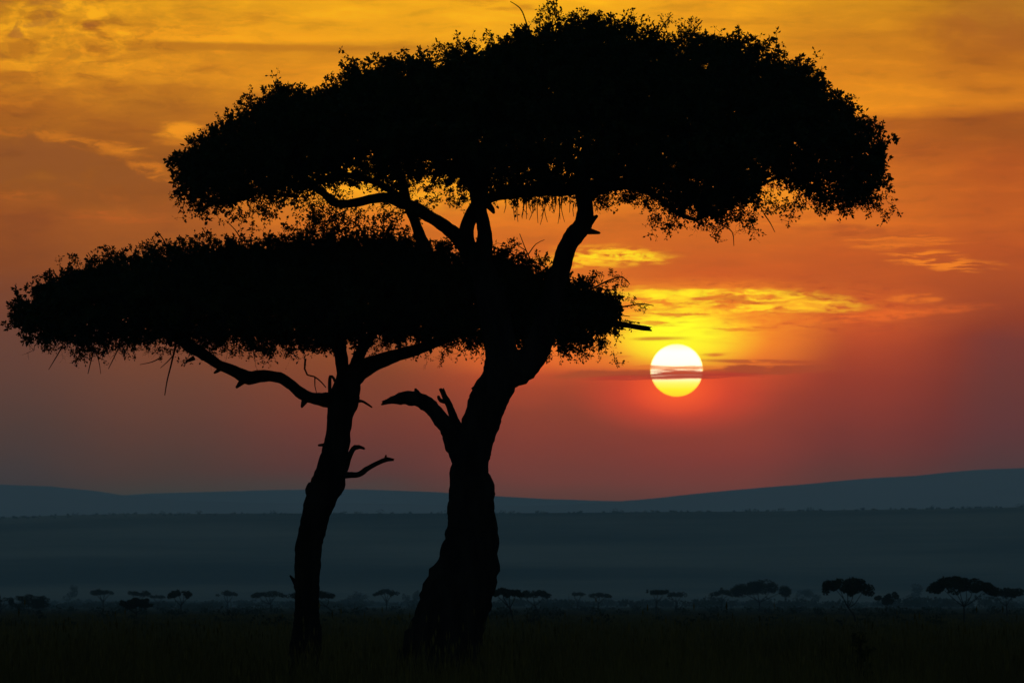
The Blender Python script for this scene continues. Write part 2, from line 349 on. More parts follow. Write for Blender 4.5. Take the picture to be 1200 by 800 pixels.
# ------------------------------------------------------------------ foliage of the two big acacias
def sprig_template(rng, L=0.6, leaves_per=5, leaf=0.075):
    """one thorny twig with leaf tufts along it, growing up +Z"""
    tw_v, tw_f, nodes = [], [], []
    def seg(a, b, r0, r1, side=False):
        d = b - a; d = d / (np.linalg.norm(d) + 1e-9); h = np.array([1.0, 0, 0]) if abs(d[0]) < 0.8 else np.array([0, 1.0, 0])
        x = np.cross(d, h); x /= np.linalg.norm(x); y = np.cross(d, x); k = sum(len(v) for v in tw_v)
        if side: tw_v.append(np.array([a - r0 * x, a + r0 * x, b + r1 * x, b - r1 * x])); tw_f.append([k, k + 1, k + 2, k + 3]); return
        ring = [a + r0 * (math.cos(t) * x + math.sin(t) * y) for t in (0, 2.09, 4.19)] + [b + r1 * (math.cos(t) * x + math.sin(t) * y) for t in (0, 2.09, 4.19)]
        tw_v.append(np.array(ring)); tw_f.extend([[k, k + 1, k + 4, k + 3], [k + 1, k + 2, k + 5, k + 4], [k + 2, k, k + 3, k + 5]])
    def grow(p, d, length, r, depth):
        n = max(3, int(length / 0.09)); s = length / n
        for i in range(n):
            d = d + rng.normal(0, 0.28, 3); d /= np.linalg.norm(d); q = p + d * s
            seg(p, q, r * (1 - i / (n + 1)), r * (1 - (i + 1) / (n + 1)), depth > 0)
            nodes.append((q, d))
            if depth < 1 and i >= 0 and rng.random() < 0.55:
                side = rng.normal(0, 1, 3); side -= d * side.dot(d); side /= np.linalg.norm(side)
                grow(q, (d * 0.55 + side), length * rng.uniform(0.25, 0.5), r * 0.7, depth + 1)
            p = q
    grow(np.zeros(3), np.array([0, 0, 1.0]), L, 0.010, 0)
    lv = []
    for q, d in nodes:
        k = rng.poisson(leaves_per) if rng.random() < 0.86 else 0
        for _ in range(k):
            o = rng.normal(0, 1, 3); o /= np.linalg.norm(o); o = o + d * 0.35; o /= np.linalg.norm(o)
            a = np.cross(o, rng.normal(0, 1, 3)); a /= np.linalg.norm(a) + 1e-9
            l = leaf * rng.uniform(0.6, 1.25); wd = l * rng.uniform(0.22, 0.34); b = q + o * rng.uniform(0.0, 0.03)
            nrm = np.cross(o, a)
            lv.append([b, b + o * l * 0.5 + a * wd + nrm * 0.008, b + o * l, b + o * l * 0.55 - a * wd + nrm * 0.008])
    return np.array(lv) if lv else np.zeros((0, 4, 3)), np.concatenate(tw_v), np.array(tw_f)

def place_sprigs(mb, temps, pos, dirs, scale, rng, mi_leaf=0, mi_twig=1):
    R = frames(dirs, rng) * scale[:, None, None]; which = rng.integers(0, len(temps), len(pos))
    for k, (lv, tv, tf) in enumerate(temps):
        s = np.where(which == k)[0]
        if len(s) == 0: continue
        if len(lv):
            W = np.einsum('nij,mj->nmi', R[s], lv.reshape(-1, 3)) + pos[s][:, None]
            mb.add(W, np.arange(W.shape[0] * W.shape[1]).reshape(-1, 4), mi_leaf)
        if not len(tv): continue
        W = np.einsum('nij,mj->nmi', R[s], tv) + pos[s][:, None]
        Fq = (tf[None] + (np.arange(len(s)) * len(tv))[:, None, None]).reshape(-1, 4)
        mb.add(W, Fq, mi_twig)

RNG = np.random.default_rng(7)
TEMPS = [sprig_template(RNG, RNG.uniform(0.40, 0.65), 4.2, 0.108) for _ in range(26)]
SHELL = [sprig_template(RNG, RNG.uniform(0.22, 0.40), 4.6, 0.098) for _ in range(26)]
DENSE = [sprig_template(RNG, RNG.uniform(0.40, 0.65), 3.0, 0.14)[:1] + (np.zeros((0, 3)), np.zeros((0, 4), int)) for _ in range(20)]
THIN = [sprig_template(RNG, RNG.uniform(0.45, 0.75), 2.3, 0.105) for _ in range(14)]
BARE = [sprig_template(RNG, RNG.uniform(0.5, 0.8), 0.35, 0.05) for _ in range(8)]

class Acacia:
    def __init__(self, Y, base_px, label, depth):
        self.Y = Y; b = P(base_px, 811, Y); self.o = np.array([b[0], Y, 0.0]); self.m = Y / F      # metres per photo pixel
        self.root = empty('acacia_tree', tuple(self.o), label, 'tree', 'large acacias'); self.depth = depth
        self.skel = []; self.rng = np.random.default_rng(int(Y * 10))
    def at(self, px, py, d=0.0):
        """local point of the tree: photo position in the plane of the trunk, d metres towards (-) or away (+)"""
        p = P(px, py, self.Y) - self.o; p[1] += d; return p
    def limb(self, name, stations, sides=14, step=0.10, rough=0.10, label=None, grow=True):
        """stations: (px, py, radius in px, depth offset in m)"""
        mb = MB(); pts = [self.at(s[0], s[1], s[3] if len(s) > 3 else 0.0) for s in stations]; rad = [s[2] * self.m for s in stations]
        tube(mb, pts, rad, sides, step, rough, self.rng)
        o = mb.build(name, M_BARK, self.root, True)
        if label: o['label'] = label
        if grow:
            c, r = catmull(pts, rad, 0.3); k = c[:, 0] < self.at(grow, 400)[0] if grow is not True else np.ones(len(c), bool); self.skel.extend(zip(c[k], r[k]))
        return o
    def crown(self, top, bot, n, n_under, boughs, shoots):
        rng = self.rng; mb = MB()
        tx = np.array([p[0] for p in top], float); ty = np.array([p[1] for p in top], float)
        bx = np.array([p[0] for p in bot], float); by = np.array([p[1] for p in bot], float)
        xl, xr = tx[0], tx[-1]; xc = (xl + xr) / 2; hw = (xr - xl) / 2
        def column(px, s):
            t = np.interp(px, tx, ty); b = np.interp(px, bx, by); mid = t * 0.35 + b * 0.65; k = np.sqrt(np.clip(1 - (0.93 * s) ** 2, 0.02, 1))
            return mid + (t - mid) * k, mid + (b - mid) * (0.35 + 0.65 * k)
        def sample(n):
            gx = np.linspace(xl, xr, 400); hgt = np.interp(gx, bx, by) - np.interp(gx, tx, ty) + 14; cdf = np.cumsum(hgt * (1 + 0.25 * np.sqrt(np.clip(1 - ((gx - xc) / hw) ** 2, 0, 1)))); cdf /= cdf[-1]
            px = np.interp(rng.random(n), cdf, gx); px = xc + (px - xc) * (1 - 15 / hw); xn = (px - xc) / hw; dm = np.sqrt(np.clip(1 - np.abs(xn) ** 2.6, 0.02, 1))
            s = rng.uniform(-1, 1, n); return px, xn, s, s * dm * self.depth
        # boughs: from the limbs out to points all through the crown
        px, xn, s, d = sample(boughs); t, b = column(px, np.abs(s)); sk = np.array([k[0] for k in self.skel]); sr = np.array([k[1] for k in self.skel])
        tip_pts = []
        for i in range(boughs):
            q = self.at(px[i], b[i] + (t[i] - b[i]) * rng.uniform(0.25, 0.8), d[i])
            cost = np.linalg.norm(sk - q, axis=1) + np.where(sk[:, 2] > q[2] - 0.1, 1.6, 0.0) + 0.6 * np.linalg.norm((sk - q)[:, :2], axis=1)
            j = int(np.argmin(cost)); a = sk[j]; mid = a * 0.5 + q * 0.5 + np.array([0, 0, 0.16 * np.linalg.norm((q - a)[:2])]) + rng.normal(0, 0.12, 3)
            r0 = min(sr[j] * 0.75, 0.02 + 0.014 * np.linalg.norm(q - a))
            tube(mb, [a, a * 0.7 + mid * 0.3 + rng.normal(0, 0.06, 3), mid, mid * 0.45 + q * 0.55 + rng.normal(0, 0.08, 3), q], [r0, r0 * 0.9, r0 * 0.7, r0 * 0.45, 0.012], 6, 0.25, 0.08, rng, False, 1)
            for k in (0.6, 0.8):
                e = mid * (1 - k) + q * k; f = e + rng.normal(0, 0.5, 3) * np.array([1, 1, 0.35]) + np.array([0, 0, 0.15])
                tube(mb, [e, (e + f) / 2 + rng.normal(0, 0.05, 3), f], [r0 * 0.4, r0 * 0.25, 0.008], 4, 0.2, 0, rng, False, 1); tip_pts.append(f)
        # leafy sprigs: a thick upper shell, a filled inside, a thinner lower shell
        px, xn, s, d = sample(n); t, b = column(px, np.abs(s)); u = rng.random(n)
        lump = 0.5 + 0.5 * np.sin(px * 0.071 + d * 1.9) * np.sin(px * 0.023 - d * 1.1 + 1.0)
        h = np.where(u < 0.36, 1 - np.abs(rng.normal(0, 0.15, n)), np.where(u < 0.88, rng.uniform(0.05, 1, n), np.abs(rng.normal(0, 0.12, n))))
        h = np.clip(h, 0, 1); inset = (13 + 9 * lump * (h > 0.5)) * np.where(h > 0.5, 1, -0.6)
        py = b + (t - b) * h + inset
        pos = np.array([self.at(x_, y_, d_) for x_, y_, d_ in zip(px, py, d)])
        out = np.stack([xn, s * 0.9, np.zeros(n)], -1)
        dirs = out * 0.9 + rng.normal(0, 0.45, (n, 3)); dirs[:, 2] += np.where(h > 0.6, 0.95, np.where(h > 0.2, 0.2, -0.55))
        lum2 = np.sin(px * 0.19 + d * 2.7 + 0.5) * np.sin(px * 0.083 + d * 1.3 + 2.0)
        pos[:, 2] += np.where(h > 0.5, 1, 0.5) * self.m * 11.0 * lum2
        sc_ = rng.uniform(0.6, 1.05, n); rim = np.abs(xn) > 0.9
        shell = ((h > 0.72) | (h < 0.14) | rim); keep = shell
        place_sprigs(mb, SHELL, pos[keep], dirs[keep], sc_[keep] * 1.05, rng)
        fr = (py - t) / np.maximum(b - t, 1.0)
        pocket = (np.sin(px * 0.105 + 1.0 + 0.8 * np.sin(py * 0.07)) * np.sin(py * 0.15 + px * 0.031 + 0.6) > 0.58) & (fr > 0.22) & (rng.random(n) < 0.97)
        inn = ~shell & ~pocket
        place_sprigs(mb, DENSE, pos[inn], dirs[inn], sc_[inn], rng)
        # leafy shoots that stand proud of the outline
        m = shoots; px, xn, s, d = sample(m); d = d * 0.75; s = s * 0.75; t, b = column(px, np.abs(s))
        for i in range(m):
            L = rng.uniform(0.16, 0.46); dr = np.array([xn[i] * 0.8, s[i] * 0.4, 1.0]) + rng.normal(0, 0.35, 3); dr /= np.linalg.norm(dr)
            p0 = self.at(px[i], t[i] + 14, d[i]); q = np.linspace(0.15, 1, 5)
            tube(mb, [p0 - dr * 0.15, p0 + dr * L * 0.5 + rng.normal(0, 0.03, 3), p0 + dr * L], [0.012, 0.009, 0.005], 4, 0.12, 0, rng, False, 1)
            place_sprigs(mb, SHELL, p0 + dr * (L * q)[:, None] - dr * 0.12, np.repeat(dr[None], 5, 0) + rng.normal(0, 0.7, (5, 3)), rng.uniform(0.4, 0.75, 5), rng)
        # sprigs that stand out of the top
        m = n // 90; px, xn, s, d = sample(m); d = d * 0.6; s = s * 0.6; t, b = column(px, np.abs(s))
        pos = np.array([self.at(x_, y_ + rng.uniform(0, 12), d_) for x_, y_, d_ in zip(px, t, d)])
        dirs = np.stack([xn * 0.8, s * 0.5, np.ones(m)], -1) + rng.normal(0, 0.35, (m, 3))
        place_sprigs(mb, THIN, pos, dirs, rng.uniform(0.4, 0.95, m), rng)
        # fringe below
        m = n_under; px, xn, s, d = sample(m); t, b = column(px, np.abs(s))
        pos = np.array([self.at(x_, y_ - rng.uniform(0, 14), d_) for x_, y_, d_ in zip(px, b, d)])
        dirs = np.stack([xn * 0.6, s * 0.4, -np.ones(m) * 0.9], -1) + rng.normal(0, 0.5, (m, 3))
        place_sprigs(mb, THIN, pos, dirs, rng.uniform(0.4, 0.85, m), rng)
        self.mb = mb
    def scatter(self, temps, n, box, depth, up, scale, spread=0.5):
        rng = self.rng; x0, x1, y0, y1 = box
        pos = np.array([self.at(rng.uniform(x0, x1), rng.uniform(y0, y1), rng.uniform(-depth, depth)) for _ in range(n)])
        dirs = np.array([[0, 0, up]] * n, float) + rng.normal(0, spread, (n, 3)); place_sprigs(self.mb, temps, pos, dirs, rng.uniform(*scale, n), rng)
    def twig(self, pts, r=1.2, d=0.0):
        tube(self.mb, [self.at(x_, y_, d) for x_, y_ in pts], np.linspace(r, r * 0.45, len(pts)) * self.m, 5, 0.08, 0.06, self.rng, True, 1)
    def finish(self):
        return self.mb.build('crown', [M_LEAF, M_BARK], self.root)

# ---- the tall acacia
A = Acacia(126.0, 520, 'tall acacia with the thickest leaning trunk and the higher, wider domed crown', 6.6)
A.limb('trunk', [(508, 818, 54), (512, 790, 50), (517, 762, 45.5), (522, 742, 43), (526, 728, 42), (533, 704, 40.5), (541, 683, 38.5), (547, 660, 36), (551, 638, 33), (552.5, 618, 30.5), (552, 600, 26.5),
                 (552.5, 585, 26), (552.5, 572, 25), (551, 560, 22), (552, 545, 21.5), (554.5, 528, 22), (559.5, 511, 22), (563.5, 497, 21.5), (568, 482, 21), (574, 466, 21), (582, 450, 21), (587, 434, 20.5), (588, 418, 20), (584, 395, 18), (577, 360, 16.5), (568, 325, 15), (562, 300, 13.5)],
       26, 0.09, 0.085)
A.limb('limb', [(562, 466, 15), (578, 452, 17), (596, 440, 16.5), (613, 428.5, 16.5), (628, 411, 15), (638, 385, 14), (648, 350, 12.5), (656, 320, 11), (664, 292, 10.2), (674, 275, 11.5), (684, 262, 11), (686, 246, 9.5), (684, 232, 9.5), (682, 214, 9), (690, 190, 7), (705, 165, 5)], 18, 0.07, 0.10)
A.limb('limb', [(564, 305, 11, -.2), (568, 280, 9, -.2), (566, 262, 8, -.25), (562, 246, 8.5, -.2), (560, 228, 9.5, -.1), (566, 200, 7.5, 0), (575, 160, 5.5, .3), (590, 120, 4, .5)], 14, 0.08, 0.10)
A.limb('limb', [(557, 308, 12), (547, 285, 10), (547, 268, 9), (552, 254, 8.5), (558, 242, 8.5), (560, 230, 8), (548, 205, 6, .3), (528, 165, 5, .7), (510, 120, 4, 1)], 14, 0.08, 0.10)
A.limb('limb', [(552, 302, 9.5), (538, 280, 8.5), (522, 266, 7.5), (505, 255, 7), (488, 245, 8), (472, 238, 7), (455, 232, 6), (438, 233, 5.2), (420, 237, 5.2), (403, 239, 4.8), (390, 237, 4.8), (381, 228, 4.3), (370, 220, 3.6), (352, 205, 3, -.3), (325, 190, 2.4, -.7)], 14, 0.07, 0.10)
A.limb('limb', [(500, 296, 8, .1), (492, 276, 6.5, .1), (485, 256, 6, .1), (478, 240, 5.5, .1), (474, 225, 5.5, .2), (470, 205, 4.5, .5), (458, 180, 3.6, .9), (440, 150, 3, 1.3)], 12, 0.08, 0.10)
A.limb('limb', [(470, 232, 4.8, -.1), (455, 222, 4.4, -.1), (440, 214, 4.0, -.15), (425, 210, 3.6, -.2), (408, 206, 3.6, -.2), (392, 206, 3.2, -.3), (378, 212, 2.6, -.4), (362, 205, 2.4, -.6), (340, 190, 2.0, -1)], 10, 0.07, 0.12)
A.limb('limb', [(556, 250, 7.5), (566, 237, 7), (580, 230, 6.2), (598, 227, 6), (620, 225, 6), (645, 223, 7), (668, 222, 8), (700, 216, 6.5, .2), (740, 210, 5, .5), (790, 200, 4, 1), (850, 185, 3, 1.4)], 12, 0.08, 0.10)
A.limb('limb', [(684, 232, 7.5), (705, 222, 5.5, -.3), (735, 220, 4.5, -.6), (762, 229, 3.6, -.8), (780, 243, 3.2, -.9), (796, 255, 2.6, -1), (815, 262, 1.8, -1)], 9, 0.07, 0.12)
A.limb('dead_branch', [(556, 560, 10), (544, 538, 13), (533, 516, 12), (524, 500, 10.5), (516, 489, 9.5), (508, 480, 9), (498, 472, 8.6), (488, 467, 8), (478, 465.5, 7.6), (468, 467, 6.6), (459, 469, 4.2), (450, 471.5, 2.2)], 12, 0.06, 0.16,
       'thick broken bare branch drooping at its end', False)
A.limb('branch_stub', [(552, 540, 6), (544, 517, 8), (534, 494, 5.4), (526, 474, 3.8), (522, 466, 3.3), (518.5, 458, 3.0)], 9, 0.05, 0.14, None, False)
A.limb('branch_stub', [(490, 463, 4), (488, 458, 2.6), (486.5, 455.5, 1.4)], 7, 0.04, 0.1, None, False)
A.limb('branch_stub', [(522, 470, 3), (516, 469, 2.2), (513.5, 464, 1.6)], 7, 0.04, 0.1, None, False)
A.limb('branch_stub', [(690, 262, 5), (696, 256, 3.2), (700, 253, 1.6)], 7, 0.04, 0.1, None, False)
A.limb('branch_stub', [(686, 270, 5.5), (696, 272, 3.2), (703, 273, 1.4)], 7, 0.04, 0.1, None, False)
A.limb('branch_stub', [(572, 240, 4), (577, 246, 3), (579, 250, 1.4)], 7, 0.04, 0.1, None, False)
A.limb('branch_stub', [(562, 556, 11), (573, 567, 6.5), (575.5, 582, 4)], 8, 0.05, 0.1, None, False)
A.crown([(x_, y_ + float(np.interp(x_, [203, 232, 600, 665], [0, 12, 13, 2]))) for x_, y_ in [(203, 205), (206, 188), (213, 172), (226, 156), (240, 146), (262, 138), (285, 122), (300, 106), (330, 94), (345, 90), (375, 97), (400, 86), (430, 66), (450, 60), (475, 58), (500, 60), (530, 50), (560, 45), (590, 33), (620, 26), (650, 20), (690, 24),
         (720, 24), (750, 34), (775, 40), (800, 46), (825, 36), (850, 46), (880, 52), (910, 64), (940, 80), (960, 99), (985, 115), (1010, 135), (1030, 155), (1040, 182), (1046, 208)]],
        [(203, 206), (212, 226), (225, 240), (245, 244), (265, 238), (290, 228), (310, 222), (330, 220), (355, 222), (375, 210), (395, 202), (430, 200), (460, 208), (500, 200), (540, 206), (570, 214), (600, 222), (640, 224), (690, 216),
         (720, 214), (760, 222), (800, 234), (840, 246), (865, 244), (890, 216), (910, 204), (935, 214), (960, 232), (985, 240), (1010, 238), (1030, 228), (1046, 210)],
        9600, 520, 90, 120)
A.scatter(THIN, 95, (320, 480, 200, 262), 1.8, -0.4, (0.5, 0.9))
A.scatter(THIN, 42, (205, 330, 215, 250), 1.5, -0.7, (0.5, 0.9))
A.scatter(THIN, 55, (482, 550, 196, 236), 1.5, -0.4, (0.4, 0.8))
A.scatter(THIN, 34, (365, 455, 232, 265), 1.0, -0.5, (0.4, 0.8))
A.scatter(THIN, 80, (760, 890, 226, 256), 1.5, -0.8, (0.5, 0.9))
A.scatter(BARE, 16, (800, 890, 250, 262), 1.0, -1.2, (0.4, 0.8), 0.35)
A.scatter(THIN, 55, (895, 1045, 214, 244), 1.5, -0.8, (0.45, 0.85))
A.scatter(THIN, 34, (694, 760, 222, 238), 1.0, -0.8, (0.4, 0.7))
A.scatter(THIN, 26, (588, 680, 222, 234), 0.8, -0.9, (0.35, 0.6))
for _ in range(34):
    x0 = A.rng.uniform(588, 676); y0 = A.rng.uniform(226, 236); l = A.rng.uniform(8, 30); A.twig([(x0, y0), (x0 + A.rng.uniform(-2, 2), y0 + l * .5), (x0 + A.rng.uniform(-4, 4), y0 + l)], 0.7, A.rng.uniform(-.8, .8))
A.twig([(628, 60), (619, 34), (612, 14), (606, 7), (598, 2)], 1.0); A.twig([(646, 56), (652, 32), (655, 18), (650, 8)], 1.1); A.twig([(758, 66), (770, 42), (780, 26), (787, 18)], 1.1); A.twig([(788, 78), (800, 56), (812, 38), (823, 24)], 1.2)
A.twig([(895, 250), (903, 262), (908, 272)], 0.8); A.twig([(845, 262), (858, 272), (860, 288)], 0.9)
A.scatter(THIN, 9, (640, 660, 14, 26), 0.3, 0.9, (0.4, 0.6)); A.scatter(THIN, 10, (806, 818, 30, 48), 0.3, 0.9, (0.4, 0.6)); A.scatter(THIN, 6, (774, 784, 26, 36), 0.3, 0.9, (0.35, 0.5))
A.finish()

# ---- the lower acacia
B = Acacia(133.0, 360, 'lower slimmer acacia with the curved trunk and a flat crown overlapping its taller neighbour', 5.6)
B.limb('trunk', [(355, 816, 25), (357, 785, 21), (358.5, 760, 18), (359.5, 734, 16.5), (359, 710, 14.3), (359.5, 680, 14.5), (360.5, 655, 15), (363.5, 632, 15.5), (369, 610, 16), (374, 592, 17.5), (379, 578, 18.5), (383, 566, 17.5), (387, 552, 16.5), (391, 538, 15.8),
                 (395, 521, 15.2), (396.5, 505, 14.5), (398.5, 490, 15.2), (401, 476, 17), (404, 462, 17), (407, 448, 14.5), (408, 436, 13.5)], 22, 0.08, 0.075)
B.limb('limb', [(406, 446, 11), (401, 430, 8), (399, 415, 7.5), (397, 400, 7, .2), (388, 375, 5.5, .5), (375, 345, 4, .9)], 12, 0.08, 0.10)
B.limb('limb', [(404, 452, 14), (414, 440, 12.5), (426, 432, 11), (438, 426, 9), (452, 420, 8), (468, 415, 7.2), (486, 410, 7), (510, 402, 6, -.2), (545, 388, 5, -.5), (590, 370, 4, -.8), (640, 360, 3, -1)], 14, 0.08, 0.10)
B.limb('limb', [(412, 440, 9, .1), (418, 424, 7, .15), (424, 410, 6.5, .2), (440, 385, 5, .6), (465, 350, 4, 1.0)], 12, 0.08, 0.10)
B.limb('limb', [(404, 474, 10), (392, 470, 9), (380, 468, 8), (366, 466, 6.5), (353, 461, 7), (342, 452, 6.5), (331, 444, 6.5), (319, 441, 6.5), (305, 441, 7), (292, 443, 8), (282, 439, 7), (270, 433, 6.2), (258, 428, 6), (246, 420, 6.2), (234, 412, 7), (222, 405, 7), (208, 393, 6, -.1), (190, 378, 4.5, -.3), (160, 362, 3, -.6), (120, 352, 2.2, -.9)],
       14, 0.07, 0.11, 'long bare limb reaching out under the crown', 216)
B.limb('branch_stub', [(284, 447, 4), (280, 451, 2.6), (277, 454, 1.6)], 7, 0.04, 0.1, None, False)
B.limb('branch_stub', [(258, 432, 3), (254, 435, 2), (251, 437, 1.2)], 7, 0.04, 0.1, None, False)
B.limb('branch_stub', [(228, 419, 3), (222, 422, 2), (218, 423.5, 1.2)], 7, 0.04, 0.1, None, False)
B.limb('branch_stub', [(357, 470, 4), (355, 474, 2.6), (353.5, 477, 1.4)], 7, 0.04, 0.1, None, False)
B.limb('branch_stub', [(387, 468, 2.6), (386.5, 455, 2.4), (387, 441, 2), (391, 443, 1.6), (392, 447, 1.2)], 7, 0.04, 0.1, 'thin upright dead stick', False)
B.limb('branch_stub', [(416, 470, 3), (424, 470, 1.7), (430, 473, 1.4), (436, 477, 1)], 7, 0.04, 0.12, None, False)
B.limb('branch_stub', [(384, 521, 3), (378, 521, 2.2), (373, 521.5, 1.3)], 7, 0.04, 0.1, None, False)
B.limb('branch_stub', [(348, 684, 4), (343, 678, 2), (340, 674, 1.2)], 7, 0.04, 0.1, None, False)
B.limb('branch_stub', [(364, 578, 6), (361.5, 573, 4), (364, 566, 3)], 7, 0.04, 0.1, None, False)
B.limb('branch_stub', [(394, 574, 9), (400, 568, 5.5), (402, 560, 3)], 7, 0.04, 0.1, None, False)
B.limb('dead_branch', [(388, 557, 4.5), (402, 556, 4), (412, 556, 3.2), (421, 555.5, 3.2), (430, 549, 2.8), (439, 544, 2.6), (448, 540, 2.6), (454, 538, 2.6), (459, 538.5, 1.6)], 9, 0.05, 0.14, 'thin bare branch reaching out below the crown', False)
B.limb('dead_branch', [(396, 562, 4), (404, 548, 4), (408, 538, 3.2), (412, 529, 2.8), (416, 524, 3), (421, 523.5, 2.2), (426, 525, 1.3)], 9, 0.05, 0.14, 'short hooked bare branch', False)
B.limb('branch_stub', [(452, 539, 2), (452, 536, 1.6), (452.5, 533, 1)], 6, 0.04, 0.1, None, False)
B.limb('dead_branch', [(680, 368, 4.5), (705, 374, 4), (722, 379, 3.5), (740, 382, 3.0), (752, 384, 3.2), (760, 385, 2.4)], 9, 0.06, 0.14, 'bare broken branch end sticking out beyond the leaves', False)
B.crown([(10, 366), (20, 356), (42, 340), (60, 326), (75, 316), (100, 308), (130, 304), (160, 297), (178, 292), (200, 290), (225, 286), (245, 278), (265, 284), (300, 281), (340, 276), (380, 274), (420, 271), (450, 268), (480, 276), (520, 290), (550, 293), (580, 287),
         (600, 294), (620, 304), (640, 311), (660, 323), (690, 328), (712, 338), (728, 352), (738, 372)],
        [(10, 368), (26, 388), (45, 396), (70, 402), (100, 408), (130, 402), (160, 398), (190, 395), (215, 394), (260, 398), (300, 399), (340, 400), (370, 404), (400, 402), (440, 394), (480, 392), (520, 398), (560, 396), (600, 400), (650, 402), (680, 404), (705, 394), (724, 386), (738, 374)],
        7400, 520, 70, 80)
B.scatter(BARE, 85, (30, 330, 394, 408), 1.2, -0.9, (0.35, 0.85), 0.45)
B.scatter(THIN, 60, (60, 340, 398, 412), 1.2, -0.8, (0.4, 0.7))
B.scatter(THIN, 60, (440, 720, 396, 412), 1.2, -0.7, (0.4, 0.75))
B.scatter(BARE, 30, (420, 710, 398, 412), 1.0, -0.9, (0.35, 0.7), 0.45)
B.scatter(THIN, 70, (640, 725, 320, 400), 1.2, 0.1, (0.4, 0.8), 0.7)
B.twig([(207, 398), (201, 425), (196, 445), (193, 463)], 1.3); B.twig([(190, 418), (178, 424), (164, 427)], 0.8); B.twig([(204, 415), (196, 424), (188, 431)], 0.8)
B.twig([(74, 404), (66, 418), (57, 433)], 0.9); B.twig([(110, 410), (106, 425), (103, 438)], 0.9); B.twig([(140, 405), (133, 420), (127, 432)], 0.9); B.twig([(112, 412), (116, 424), (118, 438)], 0.7); B.twig([(32, 385), (29, 398), (26, 405)], 0.8)
B.twig([(358, 420), (357, 432), (360, 439), (368, 441), (376, 447), (382, 454)], 1.3); B.twig([(369, 442), (369, 452), (371, 460)], 0.9)
B.twig([(198, 298), (192, 282), (184, 271)], 1.1); B.twig([(112, 312), (108, 304), (103, 296)], 0.9); B.twig([(64, 326), (58, 318), (53, 317)], 0.8); B.twig([(130, 306), (126, 298), (123, 294)], 0.8); B.twig([(284, 284), (276, 270), (264, 258)], 0.8)
B.twig([(622, 305), (616, 292), (609, 274)], 0.9); B.twig([(617, 294), (606, 287), (598, 279)], 0.7); B.twig([(619, 298), (628, 286), (638, 281)], 0.7)
B.twig([(690, 340), (715, 328), (730, 325), (738, 333)], 1.2); B.scatter(THIN, 12, (700, 734, 322, 334), 0.3, 0.1, (0.3, 0.5), 0.8)
B.twig([(715, 362), (738, 358), (752, 356), (766, 358)], 1.1); B.scatter(THIN, 12, (730, 762, 353, 361), 0.3, 0.0, (0.25, 0.42), 0.8)
B.finish()

# ------------------------------------------------------------------ ground, grass
def gz(x, y):
    r = np.hypot(x, y); k = np.clip((r - 250) / 500, 0, 1)
    return k * (0.16 * np.sin(x * 0.011 + 1.0) * np.cos(y * 0.006) + 0.16 * np.sin(x * 0.031 + y * 0.004)) - 0.02

def sheet(name, xs, ys, zf, m, kind='structure'):
    X, Yy = np.meshgrid(xs, ys); Z = zf(X, Yy); nx, ny = len(xs), len(ys); mb = MB()
    i = np.arange(nx * ny).reshape(ny, nx)
    mb.add(np.stack([X, Yy, Z], -1).reshape(-1, 3), np.stack([i[:-1, :-1], i[:-1, 1:], i[1:, 1:], i[1:, :-1]], -1).reshape(-1, 4))
    o = mb.build(name, m, None, True); o['kind'] = kind; return o
def spread(n, far): t = np.linspace(-1, 1, n); return np.sign(t) * far * np.abs(t) ** 3.0
ys = np.concatenate([[-9000, -4000, -1500, -500], np.linspace(-100, 700, 60), 700 + 23000 * np.linspace(0.01, 1, 90) ** 2.2 * 0.83])
sheet('ground', spread(181, 20500), ys, gz, M_GROUND)

